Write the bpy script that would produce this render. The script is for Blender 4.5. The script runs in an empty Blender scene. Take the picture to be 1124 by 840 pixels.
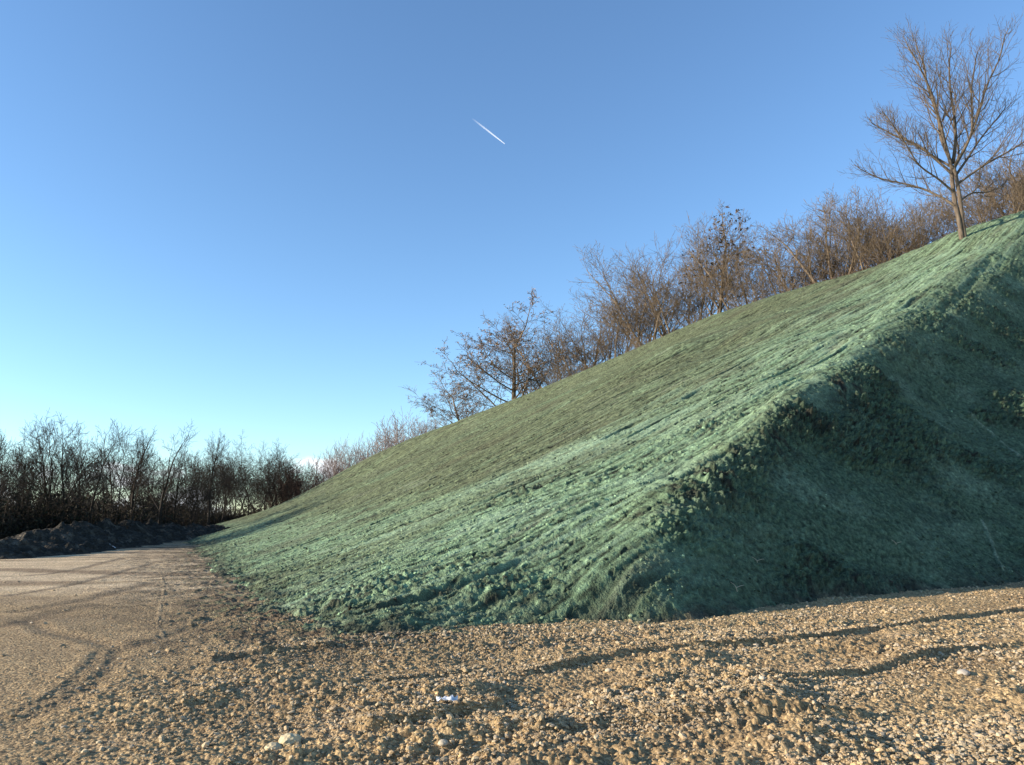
import bpy, math, random, time
import numpy as np
T0 = time.time()
R = math.radians
F32 = np.float32
rng = np.random.default_rng(11)
random.seed(5)
sc = bpy.context.scene
COL = sc.collection

# ------------------------------------------------------------------ camera
FPX, W0, H0, HOR, EYE = 812.0, 1124.0, 840.0, 567.0, 1.6
PITCH = math.atan((HOR - H0 / 2) / FPX)
cam_d = bpy.data.cameras.new('camera')
cam = bpy.data.objects.new('camera', cam_d)
COL.objects.link(cam)
cam.location = (0, 0, EYE)
cam.rotation_euler = (R(90) + PITCH, 0, 0)
cam_d.sensor_width = 36
cam_d.lens = 36 * FPX / W0
cam_d.clip_start = 0.1
cam_d.clip_end = 60000
sc.camera = cam

def ray(X, Y):
    """world direction through a point of the photograph, scaled so that y = 1"""
    a = (X - W0 / 2) / FPX; u = (H0 / 2 - Y) / FPX
    x, y, z = a, math.cos(PITCH) - u * math.sin(PITCH), math.sin(PITCH) + u * math.cos(PITCH)
    return x / y, z / y
def at(X, Y, dist):                       # point at forward distance dist
    u, v = ray(X, Y); return (u * dist, dist, EYE + v * dist)
def gnd(X, Y):                            # point on the level ground
    u, v = ray(X, Y); d = -EYE / v; return (u * d, d, 0.0)

# ------------------------------------------------------------------ noise
_P = rng.permutation(256).astype(np.int32); _P = np.concatenate([_P, _P])
_A = rng.uniform(0, 2 * math.pi, 256); _GX = np.cos(_A).astype(F32); _GY = np.sin(_A).astype(F32)
def perlin(x, y, seed=0):
    x = np.asarray(x, F32); y = np.asarray(y, F32)
    xi = np.floor(x); yi = np.floor(y); fx = x - xi; fy = y - yi
    X = (xi.astype(np.int32) + seed * 37) & 255; Y = (yi.astype(np.int32) + seed * 91) & 255
    def g(ix, iy, dx, dy):
        h = _P[_P[ix & 255] + (iy & 255)]
        return _GX[h] * dx + _GY[h] * dy
    u = fx * fx * fx * (fx * (fx * 6 - 15) + 10); v = fy * fy * fy * (fy * (fy * 6 - 15) + 10)
    a = g(X, Y, fx, fy); b = g(X + 1, Y, fx - 1, fy); c = g(X, Y + 1, fx, fy - 1); d = g(X + 1, Y + 1, fx - 1, fy - 1)
    a = a + u * (b - a); c = c + u * (d - c)
    return (a + v * (c - a)) * 1.4
def fbm(x, y, sc_, octv, seed=0, gain=.5):
    s = 0; a = 1; f = 1 / sc_; t = 0
    for i in range(octv):
        s = s + a * perlin(x * f + 13.7 * i, y * f - 7.1 * i, seed + i); t += a; a *= gain; f *= 2.03
    return s / t
def sm(a, b, x):
    t = np.clip((x - a) / (b - a), 0, 1); return t * t * (3 - 2 * t)
def polyd(x, y, pts):
    """distance to a polyline, parameter along it, signed side (+ = left of travel)"""
    best = np.full(x.shape, 1e9, F32); side = np.zeros(x.shape, F32); par = np.zeros(x.shape, F32); acc = 0.
    for (ax, ay), (bx, by) in zip(pts[:-1], pts[1:]):
        dx, dy = bx - ax, by - ay; L = math.hypot(dx, dy)
        t = np.clip(((x - ax) * dx + (y - ay) * dy) / (L * L), 0, 1)
        qx = x - ax - t * dx; qy = y - ay - t * dy
        d = np.sqrt(qx * qx + qy * qy); m = d < best
        best = np.where(m, d, best); side = np.where(m, np.sign(dx * qy - dy * qx), side); par = np.where(m, acc + t * L, par)
        acc += L
    return best, par / acc, side
def smooth_line(pts, n=6):
    pts = np.array(pts, float); P = np.vstack([2 * pts[0] - pts[1], pts, 2 * pts[-1] - pts[-2]]); out = []
    for i in range(1, len(P) - 2):
        for k in range(n):
            t = k / n; a, b, c, d = P[i - 1:i + 3]
            out.append(.5 * (2 * b + (c - a) * t + (2 * a - 5 * b + 4 * c - d) * t * t + (3 * b - a - 3 * c + d) * t ** 3))
    out.append(P[-2]); return np.array(out)

# ------------------------------------------------------------------ hill shape
class TPS:
    def __init__(s, pts, lam=.02):
        p = np.array(pts, float); s.xy = p[:, :2]; n = len(p)
        d2 = ((s.xy[:, None] - s.xy[None]) ** 2).sum(-1)
        K = np.where(d2 > 0, .5 * d2 * np.log(d2 + 1e-12), 0) + lam * np.eye(n)
        Q = np.hstack([np.ones((n, 1)), s.xy]); A = np.zeros((n + 3, n + 3))
        A[:n, :n] = K; A[:n, n:] = Q; A[n:, :n] = Q.T
        s.w = np.linalg.solve(A, np.concatenate([p[:, 2], np.zeros(3)]))
    def __call__(s, x, y):
        x = np.asarray(x, float); r = s.w[-3] + s.w[-2] * x + s.w[-1] * y
        for (a, b), w in zip(s.xy, s.w[:-3]):
            d2 = (x - a) ** 2 + (y - b) ** 2 + 1e-9
            r = r + w * .5 * d2 * np.log(d2)
        return r
ridge_c = [gnd(668, 684), at(688, 634, 12.4), at(706, 592, 13.6), at(720, 556, 14.9), at(780, 510, 17.2), at(835, 468, 19.8), at(885, 424, 23.1),
           at(950, 388, 28.0), at(1030, 328, 36.0), at(1124, 266, 46.0), at(1175, 234, 53.0)]
ridge3 = smooth_line(ridge_c + [(52., 66., 26.)], 4)
crest = [at(1124, 231, 53), at(1057, 252, 52), at(1000, 276, 53), at(950, 296, 54), at(910, 308, 56), at(870, 320, 58), at(800, 342, 62), at(750, 363, 66), at(700, 385, 70), at(650, 406, 75), at(600, 428, 80),
         at(550, 448, 85), at(500, 468, 90), at(450, 490, 94), at(400, 520, 95), at(360, 541, 93), at(320, 556, 90), at(290, 565, 88), at(262, 573, 90)]
_unused = [at(1124, 236, 53), at(1057, 258, 52), at(950, 298, 54), at(870, 322, 58), at(800, 341, 62), at(700, 384, 70), at(600, 427, 80),
         at(500, 467, 90), at(400, 512, 98), at(320, 547, 98), at(262, 572, 90)]
ltoe = [gnd(610, 686), gnd(560, 687), gnd(515, 691), gnd(470, 698), gnd(430, 703), gnd(385, 703), gnd(335, 690), gnd(285, 674), gnd(262, 658), gnd(252, 640), gnd(228, 615), gnd(218, 600), (-29, 71, 0), (-35, 92, 0), (-34, 110, 0)]
def out_(p, nx, ny, d, dz): return (p[0] + nx * d, p[1] + ny * d, p[2] + dz)
Lp = list(ridge3) + list(crest) + ltoe
for k_, p in enumerate(crest):
    q_ = k_ / (len(crest) - 1); Lp += [out_(p, .35, .94, 9, -.6 - 2.0 * q_), out_(p, .35, .94, 24, -3 - 3 * q_)]
Lp += [out_(p, -.93, -.37, 3, -.5) for p in ltoe[7:]] + [out_(p, -.3, -.95, 2, -.35) for p in ltoe[:7]]
for (ra, ca_) in (((780, 510, 17.2), (780, 350, 63.5)), ((835, 468, 19.8), (835, 331, 60)), ((885, 424, 23.1), (885, 316, 57)), ((950, 388, 28.), (950, 296, 54)), ((1030, 328, 36.), (1030, 267, 52.5)), ((1124, 266, 46.), (1124, 231, 53))):
    pa_, pb_ = at(*ra), at(*ca_)
    Lp += [tuple(pa_[i] + (pb_[i] - pa_[i]) * t for i in range(3)) for t in (.25, .5, .75)]
for (px_, py_, d_) in ((750, 363, 66), (700, 385, 70), (650, 406, 75), (600, 428, 80), (550, 448, 85), (500, 468, 90), (450, 490, 94), (400, 518, 95)):
    Lp += [at(px_, py_ + 7, d_ * .82), at(px_, py_ + 17 - .02 * (900 - px_), d_ * .64)]
rtoe = [gnd(690, 682), gnd(740, 678), gnd(800, 670), gnd(900, 657), gnd(1010, 647), gnd(1124, 638), (17, 20.2, 0), (24, 22, 0), (36, 25, 0)]
Rp = list(ridge3) + rtoe + [out_(p, .45, -.9, 2, -.6) for p in rtoe]
Rp += [at(1124, 520, 24.0), at(1124, 400, 34.0), at(1124, 330, 40.5), (30, 30, 6.2), (42, 36, 8.5), (44, 48, 17.), (60, 62, 23.), (60, 45, 12.)]
def plane_pt(X_, Y_, k_=1.0):                        # where the sight line meets the plane of the steep face
    u, v = ray(X_, Y_); d = (EYE + k_ * (1.1 * -.523 + 11.7 * .852)) / (k_ * (-.523 * u + .852) - v); return (u * d, d, EYE + v * d)
Rp += [plane_pt(*p) for p in ((760, 620), (820, 570), (800, 530), (880, 600), (900, 530), (880, 480), (960, 560), (950, 470), (1000, 600), (1010, 500), (1010, 430))]
apron = [at(600, 640, 12.7), at(645, 600, 13.9), at(560, 612, 13.7), at(640, 640, 12.4), at(545, 650, 12.2), at(690, 570, 15.0), at(640, 565, 15.4)] + [gnd(640, 685), gnd(610, 686)]
Lp += apron[:-2]; Rp += apron
tL, tR = TPS(Lp, .3), TPS(Rp, .3)
rxy = [tuple(p[:2]) for p in ridge3]
rxy = [(rxy[0][0] - 3, rxy[0][1] - 4)] + rxy + [(80, 112)]
def hill_base(x, y):
    zl = tL(x, y); zr = tR(x, y)
    d, t, s = polyd(x, y, rxy)
    w = sm(-.25, .25, d * s * (1 / (1 + .03 * np.asarray(y))))            # + = left of travel = left face
    z = zl * w + zr * (1 - w)
    return z, w, d * s
def hill_hit(X, Y):
    u, v = ray(X, Y); ys = np.linspace(9, 110, 1600)
    z = hill_base(u * ys, ys)[0]; k = np.argmax(z > EYE + v * ys); yy = ys[k]
    return (u * yy, yy)

print('base', time.time() - T0)
# ------------------------------------------------------------------ helpers for meshes
def mesh_grid(name, X, Y, Z, cols=None, mat=None, keep=None):
    nr, nc = X.shape
    co = np.stack([X, Y, Z], -1).reshape(-1, 3).astype(F32)
    i = np.arange(nr * nc, dtype=np.int32).reshape(nr, nc)
    q = np.stack([i[:-1, :-1], i[:-1, 1:], i[1:, 1:], i[1:, :-1]], -1).reshape(-1, 4)
    if keep is not None:
        k = (keep[:-1, :-1] | keep[1:, 1:] | keep[:-1, 1:] | keep[1:, :-1]).reshape(-1); q = q[k]
        used = np.zeros(nr * nc, bool); used[q.reshape(-1)] = True
        rm = np.cumsum(used) - 1; q = rm[q].astype(np.int32); co = co[used]
    else: used = None
    return raw_mesh(name, co, q, mat, None if cols is None else (cols.reshape(-1, cols.shape[-1]) if used is None else cols.reshape(-1, cols.shape[-1])[used]))
def raw_mesh(name, co, faces, mat, cols=None, smooth=True):
    me = bpy.data.meshes.new(name); n = faces.shape[1]
    me.vertices.add(len(co)); me.vertices.foreach_set('co', np.ascontiguousarray(co, F32).reshape(-1))
    me.loops.add(faces.size); me.loops.foreach_set('vertex_index', np.ascontiguousarray(faces, np.int32).reshape(-1))
    me.polygons.add(len(faces)); me.polygons.foreach_set('loop_start', np.arange(0, faces.size, n, dtype=np.int32))
    me.polygons.foreach_set('use_smooth', np.full(len(faces), smooth, bool))
    me.update(calc_edges=True)
    if cols is not None:
        a = me.color_attributes.new('tint', 'FLOAT_COLOR', 'POINT')
        c = np.ones((len(co), 4), F32); c[:, :cols.shape[1]] = cols
        a.data.foreach_set('color', c.reshape(-1))
    if mat: me.materials.append(mat)
    return me
def link(name, me, parent=None, label=None, cat=None, group=None, kind=None, loc=None):
    o = bpy.data.objects.new(name, me); COL.objects.link(o)
    if parent: o.parent = parent
    if label: o['label'] = label
    if cat: o['category'] = cat
    if group: o['group'] = group
    if kind: o['kind'] = kind
    if loc is not None: o.location = loc
    return o
def mixc(c, col, w):
    return c + (np.array(col, F32) - c) * w[..., None]

# ------------------------------------------------------------------ materials
def new_mat(name, rough=.9, spec=.2):
    m = bpy.data.materials.new(name); m.use_nodes = True; nt = m.node_tree; b = nt.nodes['Principled BSDF']
    b.inputs['Roughness'].default_value = rough; b.inputs['Specular IOR Level'].default_value = spec
    return m, nt, b
def soil_mat(name, cell, cell_amt, bump_scale, bump_dist, tones, lo=.72, hi=1.28):
    m, nt, b = new_mat(name, .93, .15); N = nt.nodes.new; Lk = nt.links.new
    geo = N('ShaderNodeNewGeometry'); at_ = N('ShaderNodeAttribute'); at_.attribute_name = 'tint'
    v = N('ShaderNodeTexVoronoi'); v.inputs['Scale'].default_value = cell; Lk(geo.outputs['Position'], v.inputs['Vector'])
    sep = N('ShaderNodeSeparateColor'); Lk(v.outputs['Color'], sep.inputs[0])
    rp = N('ShaderNodeValToRGB'); Lk(sep.outputs[0], rp.inputs[0]); cr = rp.color_ramp
    while len(cr.elements) < len(tones): cr.elements.new(.5)
    for e, (p, c) in zip(cr.elements, tones): e.position = p; e.color = (*c, 1)
    mul = N('ShaderNodeMix'); mul.data_type = 'RGBA'; mul.blend_type = 'MULTIPLY'; mul.inputs[0].default_value = cell_amt
    Lk(at_.outputs['Color'], mul.inputs[6]); Lk(rp.outputs[0], mul.inputs[7])
    n = N('ShaderNodeTexNoise'); n.inputs['Scale'].default_value = bump_scale; n.inputs['Detail'].default_value = 6; n.inputs['Roughness'].default_value = .7
    Lk(geo.outputs['Position'], n.inputs['Vector'])
    mr = N('ShaderNodeMapRange'); Lk(n.outputs[0], mr.inputs[0]); mr.inputs[1].default_value = .3; mr.inputs[2].default_value = .7; mr.inputs[3].default_value = lo; mr.inputs[4].default_value = hi
    mul2 = N('ShaderNodeMix'); mul2.data_type = 'RGBA'; mul2.blend_type = 'MULTIPLY'; mul2.inputs[0].default_value = 1
    Lk(mul.outputs[2], mul2.inputs[6]); Lk(mr.outputs[0], mul2.inputs[7])
    Lk(mul2.outputs[2], b.inputs['Base Color'])
    add = N('ShaderNodeMath'); add.operation = 'MULTIPLY_ADD'; Lk(v.outputs['Distance'], add.inputs[0]); add.inputs[1].default_value = -1.0; Lk(n.outputs[0], add.inputs[2])
    bp = N('ShaderNodeBump'); bp.inputs['Strength'].default_value = .9; bp.inputs['Distance'].default_value = bump_dist
    Lk(add.outputs[0], bp.inputs['Height']); Lk(bp.outputs[0], b.inputs['Normal'])
    return m
M_ground = soil_mat('gravel_ground', 38, .85, 60, .018, [(0, (.45, .4, .36)), (.35, (.8, .72, .62)), (.6, (1.05, .95, .8)), (.85, (1.3, 1.2, 1.05)), (1, (1.7, 1.6, 1.4))])
M_hill = soil_mat('hydroseeded_soil', 34, .4, 40, .014, [(0, (.45, .45, .42)), (.4, (.85, .85, .85)), (.75, (1.1, 1.1, 1.08)), (1, (1.6, 1.6, 1.45))], .62, 1.38)
M_mound = soil_mat('dark_topsoil', 9, .7, 12, .06, [(0, (.5, .5, .5)), (.5, (.9, .9, .9)), (1, (1.6, 1.6, 1.6))])
def tint_mat(name, rough=.9, bump=True):
    m, nt, b = new_mat(name, rough, .2); N = nt.nodes.new; Lk = nt.links.new
    a = N('ShaderNodeAttribute'); a.attribute_name = 'tint'
    geo = N('ShaderNodeNewGeometry'); n = N('ShaderNodeTexNoise'); n.inputs['Scale'].default_value = 90; Lk(geo.outputs['Position'], n.inputs['Vector'])
    mr = N('ShaderNodeMapRange'); Lk(n.outputs[0], mr.inputs[0]); mr.inputs[3].default_value = .6; mr.inputs[4].default_value = 1.4
    mul = N('ShaderNodeMix'); mul.data_type = 'RGBA'; mul.blend_type = 'MULTIPLY'; mul.inputs[0].default_value = 1
    Lk(a.outputs['Color'], mul.inputs[6]); Lk(mr.outputs[0], mul.inputs[7]); Lk(mul.outputs[2], b.inputs['Base Color'])
    return m
M_stone = tint_mat('stone'); M_clod = tint_mat('soil_clod')
def bark(name, c1, c2, scale=7):
    m, nt, b = new_mat(name, .85, .2); N = nt.nodes.new; Lk = nt.links.new
    tc = N('ShaderNodeTexCoord'); mp = N('ShaderNodeMapping'); mp.inputs['Scale'].default_value = (1, 1, .25); Lk(tc.outputs['Object'], mp.inputs[0])
    n = N('ShaderNodeTexNoise'); n.inputs['Scale'].default_value = scale; n.inputs['Detail'].default_value = 4; Lk(mp.outputs[0], n.inputs['Vector'])
    rp = N('ShaderNodeValToRGB'); rp.color_ramp.elements[0].position = .35; rp.color_ramp.elements[1].position = .65
    rp.color_ramp.elements[0].color = (*c1, 1); rp.color_ramp.elements[1].color = (*c2, 1)
    Lk(n.outputs[0], rp.inputs[0]); Lk(rp.outputs[0], b.inputs['Base Color'])
    bp = N('ShaderNodeBump'); bp.inputs['Strength'].default_value = .5; bp.inputs['Distance'].default_value = .02; Lk(n.outputs[0], bp.inputs['Height']); Lk(bp.outputs[0], b.inputs['Normal'])
    return m
M_ash = bark('ash_bark', (.07, .052, .036), (.165, .125, .088))
M_brown = bark('brown_bark', (.105, .078, .052), (.22, .165, .112))
M_dark = bark('dark_bark', (.022, .017, .012), (.05, .038, .028))
M_grey = bark('pale_bark', (.22, .17, .15), (.34, .27, .24))
M_red = bark('reddish_bark', (.08, .05, .037), (.15, .09, .065))
def leafm(name, cs):
    m, nt, b = new_mat(name, .8, .2); N = nt.nodes.new; Lk = nt.links.new
    g = N('ShaderNodeNewGeometry'); rp = N('ShaderNodeValToRGB'); Lk(g.outputs['Random Per Island'], rp.inputs[0]); cr = rp.color_ramp
    while len(cr.elements) < len(cs): cr.elements.new(.5)
    for k, (e, c) in enumerate(zip(cr.elements, cs)): e.position = k / (len(cs) - 1); e.color = (*c, 1)
    Lk(rp.outputs[0], b.inputs['Base Color']); return m
M_leafo = leafm('withered_leaf', [(.17, .11, .07), (.26, .17, .11), (.34, .23, .15)])
M_leafd = leafm('bramble_leaf', [(.022, .018, .011), (.035, .026, .014), (.03, .034, .014)])
M_leafb = leafm('brown_hedge_leaf', [(.08, .052, .035), (.12, .08, .052), (.09, .075, .04)])

# ------------------------------------------------------------------ hill mesh
def rows(a, b, n): return np.exp(np.linspace(math.log(a), math.log(b), n))
naz, nrd = 1400, 1300
az = np.linspace(R(-27), R(52), naz)
A, D = np.meshgrid(az, rows(8.6, 125, nrd))
X = (np.sin(A) * D); Y = (np.cos(A) * D)
# coarse evaluation of the smooth shape, then bilinear refinement
cs = 11
def coarse(fun, X, Y, k):
    ri = np.unique(np.append(np.arange(0, X.shape[0], k), X.shape[0] - 1)); ci = np.unique(np.append(np.arange(0, X.shape[1], k), X.shape[1] - 1))
    v = fun(X[np.ix_(ri, ci)], Y[np.ix_(ri, ci)])
    r = np.arange(X.shape[0]); c = np.arange(X.shape[1])
    t = np.stack([np.interp(r, ri, v[:, j]) for j in range(v.shape[1])], 1)
    return np.stack([np.interp(c, ci, t[i]) for i in range(t.shape[0])], 0)
zl = coarse(tL, X, Y, cs).astype(F32); zr = coarse(tR, X, Y, cs).astype(F32)
X = X.astype(F32); Y = Y.astype(F32)
wob = fbm(X, Y, 1.3, 4, 40, .6) * .55
dr, tr_, sd = polyd(X, Y, rxy)
sdist = dr * sd + wob * sm(11, 18, Y)
soft = .42 + .022 * Y + 2.8 * (1 - sm(12, 18.5, Y)) + 1.6 * sm(26, 36, Y)
w = sm(-1, 1, sdist / soft)
Z0 = zl * w + zr * (1 - w)
edge = np.clip(Z0, 0, 3)                                  # height over the toe
# left face: scrape marks run up the slope, bending to follow the ridge
pl = X * -.37 + Y * .93; pf = X * .93 + Y * .37           # contour / fall coordinates
ax_, ay_ = 84., 92.                                       # the marks converge towards the top of the heap
cc = np.arctan2(ay_ - Y, ax_ - X) * -92 + fbm(X, Y, 7, 2, 3) * .45; pq = np.hypot(ax_ - X, ay_ - Y)
sdist0 = dr * sd
st = perlin(cc * .9, pq * .06, 1) * .07 + perlin(cc * 2.3, pq * .11, 2) * .05 + perlin(cc * 5.1, pq * .22, 4) * .035 + perlin(cc * 11, pq * .5, 6) * .018
st2 = perlin(cc * 3.4, pq * .16, 8)
rutm = sm(.25, .6, st2)                                   # deeper dark ruts in broken lengths
dash = rutm * sm(.0, .4, perlin(cc * .7, pq * .35, 9))
bars = np.sin(pq * 2 * math.pi / .28 + perlin(cc * 2, pq * .4, 12) * 2) * .008 * sm(.15, .45, perlin(cc * .45, pq * .1, 14))
lump = fbm(X, Y, .55, 4, 20, .6)
rough = fbm(X, Y, .16, 3, 30, .7)
cl = sm(.30, .6, fbm(cc * .8, pq * .4, 2.6, 3, 26) + .1)
clf = perlin(cc * 6.5, pq * 1.5, 31) + .5 * perlin(cc * 14, pq * 4, 32) + .35 * fbm(cc * .5, pq * .25, 1.6, 2, 33)
clodm = sm(.48, .68, clf); clodl = sm(.38, .52, clf) * (1 - clodm)
fine = perlin(cc * 7, pq * .9, 5); fine2 = perlin(cc * 13, pq * 3.2, 7)
nr = np.exp(-np.clip(sdist0, 0, 50) / 5) * sm(16, 24, Y)
stf = (.3 + .7 * sm(.5, 2.2, Z0)) * (.25 + .75 * sm(2.0, 6.0, np.hypot(X - 1.2, Y - 11.5)))
dL = st * (.85 + .6 * nr) * stf + fine * .022 + fine2 * .014 - dash * .15 + bars + rough * .035 + np.abs(lump) * .07 * cl - clodm * .05 + clodl * .028
# right face: lumpy belts and smoother aprons, small gullies
gx = X * .86 + Y * .52; gz = Z0 * 1.42                     # coordinates lying in the steep face
belt = sm(-.05, .30, fbm(gx * .7, gz + gx * .18, 3.6, 3, 50) + .08)
bl = np.abs(fbm(gx, gz, .8, 5, 55, .62)); bl2 = np.abs(fbm(gx, gz, .32, 3, 58, .6)); bl3 = np.abs(fbm(gx, gz, .15, 3, 59, .65))
rr_ = fbm(gx, gz, .12, 2, 60, .8)
dR = (bl * .20 + bl2 * .26 + bl3 * .22) * (.18 + 1.15 * belt) * (.45 + .55 * sm(0, 1.5, edge)) + rr_ * .03 + fbm(gx, gz, 3.2, 2, 63) * .06 * sm(0, 1, edge)
toeL = np.exp(-edge / .22)
DZ = dL * w + dR * (1 - w)
crag = np.exp(-((sdist + .45) / .6) ** 2) * sm(-.2, .3, fbm(X, Y, 1.7, 2, 41)) * sm(13.5, 16, Y) * (1 - sm(25, 33, Y))
DZ += crag * (bl * .3 + bl2 * .25 + .02) + toeL * (np.abs(lump) * .05 + rough * .04 - .01)
# single marks seen on the near faces
def mark(pix, width, depth, ww=None):
    global DZ
    pts = [hill_hit(*p) for p in pix]; d, t, s = polyd(X, Y, pts)
    g = np.exp(-((d + fbm(X, Y, .3, 2, 77) * width * .5) / width) ** 2); DZ = DZ + g * depth; return g
marks = []
def patch(px, py, ru, rv):
    # an elongated patch lying along the slope's scrape marks: centre and half sizes in metres
    hx, hy = hill_hit(px, py); p0 = hx * -.37 + hy * .93; f0 = hx * .93 + hy * .37
    return np.exp(-(((pl - p0) / rv) ** 2 + ((pf - f0) / ru) ** 2)) * sm(-.25, .2, fbm(pq * .5, pl, .7, 3, int(px)) + .1)
smear = patch(655, 487, 3.2, 1.6) + patch(560, 520, 2.6, 1.0) + patch(330, 658, 1.2, .45) + patch(520, 575, 1.6, .7) + patch(430, 585, 1.4, .5)
darkp = patch(790, 462, 1.6, .5) + patch(560, 545, 2, .35) + patch(420, 640, 2, .4) + patch(560, 640, 1.2, .5) + patch(690, 515, 1.5, .3) + patch(350, 668, 1.5, .3)
for pix, wd, dp in (([(1010, 383), (1025, 405), (1042, 424)], .2, -.18), ([(1088, 285), (1062, 318), (1035, 345)], .22, -.16), ([(915, 418), (935, 445)], .12, -.14),
                    ([(985, 408), (1005, 430), (1040, 446), (985, 440)], .1, -.12), ([(1103, 282), (1085, 300)], .2, -.14),
                    ([(870, 452), (880, 470), (890, 478)], .1, -.12), ([(955, 452), (970, 470)], .12, -.15)):
    mark(pix, wd, dp)
g1 = mark([(1062, 455), (1090, 478), (1112, 498), (1124, 510)], .07, .09)
g2 = mark([(1078, 573), (1088, 597), (1100, 628)], .045, .06)
DZ += darkp * (np.abs(lump) * .3 + rough * .06) * w
ZH = Z0 + DZ * (.4 + .6 * sm(0, .5, Z0 + .3)) + fbm(X, Y, 1.3, 4, 99, .6) * .20 * np.exp(-(Z0 / .35) ** 2) - .03
print('hill', time.time() - T0)
mint = np.array((.152, .220, .122), F32); olive = np.array((.100, .115, .060), F32); soil = np.array((.040, .037, .026), F32)
shade_teal = np.array((.066, .100, .057), F32)  # darker copy of the mulch colour, painting shade onto the steep face
c = np.empty(X.shape + (3,), F32)
band = np.clip(1.15 - sdist / (5 + .10 * pf.clip(0)), 0, 1) ** .8 * sm(-.3, .6, w)   # mulch by the ridge and lower apron; ridge band painted brighter as frontally lit
low = 1 - sm(1.0, 3.6, Z0 + (Y - 12) * .03)
vm = np.clip(band + low * .75 + fbm(X, Y, 5, 3, 80) * .7 + st2 * .22 + perlin(cc * 1.3, pq * .1, 82) * .3, 0, 1)
c[:] = olive; c = mixc(c, mint, vm)
c = c * (1 + .7 * fine + 1.0 * fine2 + .3 * perlin(cc * 3.1, pq * .2, 88))[..., None]  # streak tone follows the relief: soil colour plus painted shadow
c = mixc(c, (.27, .29, .19), sm(.35, .7, perlin(cc * 4.2, pq * .25, 84)) * .45)
c = mixc(c, (.30, .41, .26), sm(.1, .6, fbm(cc * 1.2, pq * .3, 1.4, 3, 86)) * .8 * np.clip(band + low * .5, 0, 1))
c = mixc(c, (.27, .37, .23), nr * sm(0, .5, perlin(cc * 2.3, pq * .11, 2) + .6 * perlin(cc * 5.1, pq * .22, 4)) * .8)
c = mixc(c, (.30, .41, .26), np.clip(smear, 0, 1) * .65)
c = mixc(c, (.095, .088, .052), sm(.05, .5, fbm(cc * .5, pq * .22, 1.6, 4, 87)) * .55)
bits = sm(.30, .55, fbm(cc * 1.6, pq * .7, .35, 3, 76, .7) + .12 * fbm(X, Y, 4, 2, 75))
c = mixc(c, (.035, .032, .022), np.clip(bits * .35 + clodm * .85, 0, 1))
c = mixc(c, (.24, .33, .215), sm(.3, .6, perlin(cc * 6, pq * .12, 73) + .4 * perlin(cc * 1.5, pq * .1, 74)) * .6 * np.clip(band + low * .6, 0, 1))
c = mixc(c, soil, np.clip(darkp, 0, 1) * sm(-.1, .25, rough) * .9)
c = mixc(c, soil, np.clip(dash * .7 + sm(.2, .5, np.abs(lump) * cl) * .9 + sm(.15, .5, rough) * .45 + sm(.3, .6, perlin(cc * 5.5, pq * .6, 89)) * .5, 0, 1))  # soil streaks and clods; shadow in the ruts is painted in as well
cr_ = np.empty_like(c); cr_[:] = shade_teal
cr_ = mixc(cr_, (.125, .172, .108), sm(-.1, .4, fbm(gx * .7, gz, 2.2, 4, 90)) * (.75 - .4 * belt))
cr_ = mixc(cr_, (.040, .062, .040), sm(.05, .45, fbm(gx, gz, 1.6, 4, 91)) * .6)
cr_ = mixc(cr_, soil * .8, np.clip(sm(-.02, .32, fbm(gx, gz, .33, 4, 92, .75)) * (.25 + .75 * belt), 0, 1))  # dark soil patches, also painting in shade the relief lacks here
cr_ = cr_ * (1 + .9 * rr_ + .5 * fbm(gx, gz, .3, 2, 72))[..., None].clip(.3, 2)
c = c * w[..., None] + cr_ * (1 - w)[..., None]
c = mixc(c, soil * .8, np.clip(crag * 1.1, 0, 1) * sm(-.2, .3, fbm(X, Y, .4, 3, 93)))  # dark soil under the ridge, also painting a crisp shade edge
c = mixc(c, (.25, .30, .20), np.clip(g1 + g2, 0, 1) * sm(-.3, .1, fbm(X, Y, .25, 2, 97)) * .75)  # small ridges tinted pale, painted as if catching the sun
tw = np.exp(-np.clip(Z0 + fbm(X, Y, 1.1, 3, 94) * .3, 0, 3) / .24) * sm(-.3, .2, fbm(X, Y, .5, 4, 95) + .15); c = mixc(c, soil * .9, tw * .85)  # soil skirt at the toe, darkened further to paint its black shadows
c = mixc(c, (.22, .165, .105), np.exp(-np.clip(Z0, 0, 9) / .1) * .5 * sm(-.1, .4, fbm(X, Y, .6, 3, 96)))
c = c * (1 + (.35 + .55 * (1 - w)) * fbm(X, Y, .10, 3, 98, .8)).clip(.25, 2)[..., None]
hd = dR * (1 - w) * .75 * sm(.05, .5, Z0)
X = X + .52 * hd; Y = Y - .86 * hd; ZH = ZH - .35 * hd
keep = ZH > -.25
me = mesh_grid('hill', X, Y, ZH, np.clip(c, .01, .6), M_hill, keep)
hill = link('hill', me, kind='structure', label='large spoil heap sprayed green with hydroseed mulch')
hillZ, hillW, hillC = ZH, w, c
def hill_sample(x, y):
    a = (np.arctan2(x, y) - az[0]) / (az[-1] - az[0]) * (naz - 1)
    r = (np.log(np.hypot(x, y)) - math.log(8.6)) / (math.log(125) - math.log(8.6)) * (nrd - 1)
    i = np.clip(r.astype(int), 0, nrd - 1); j = np.clip(a.astype(int), 0, naz - 1)
    return hillZ[i, j], hillC[i, j], hillW[i, j]
print('hillmesh', time.time() - T0)

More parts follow.
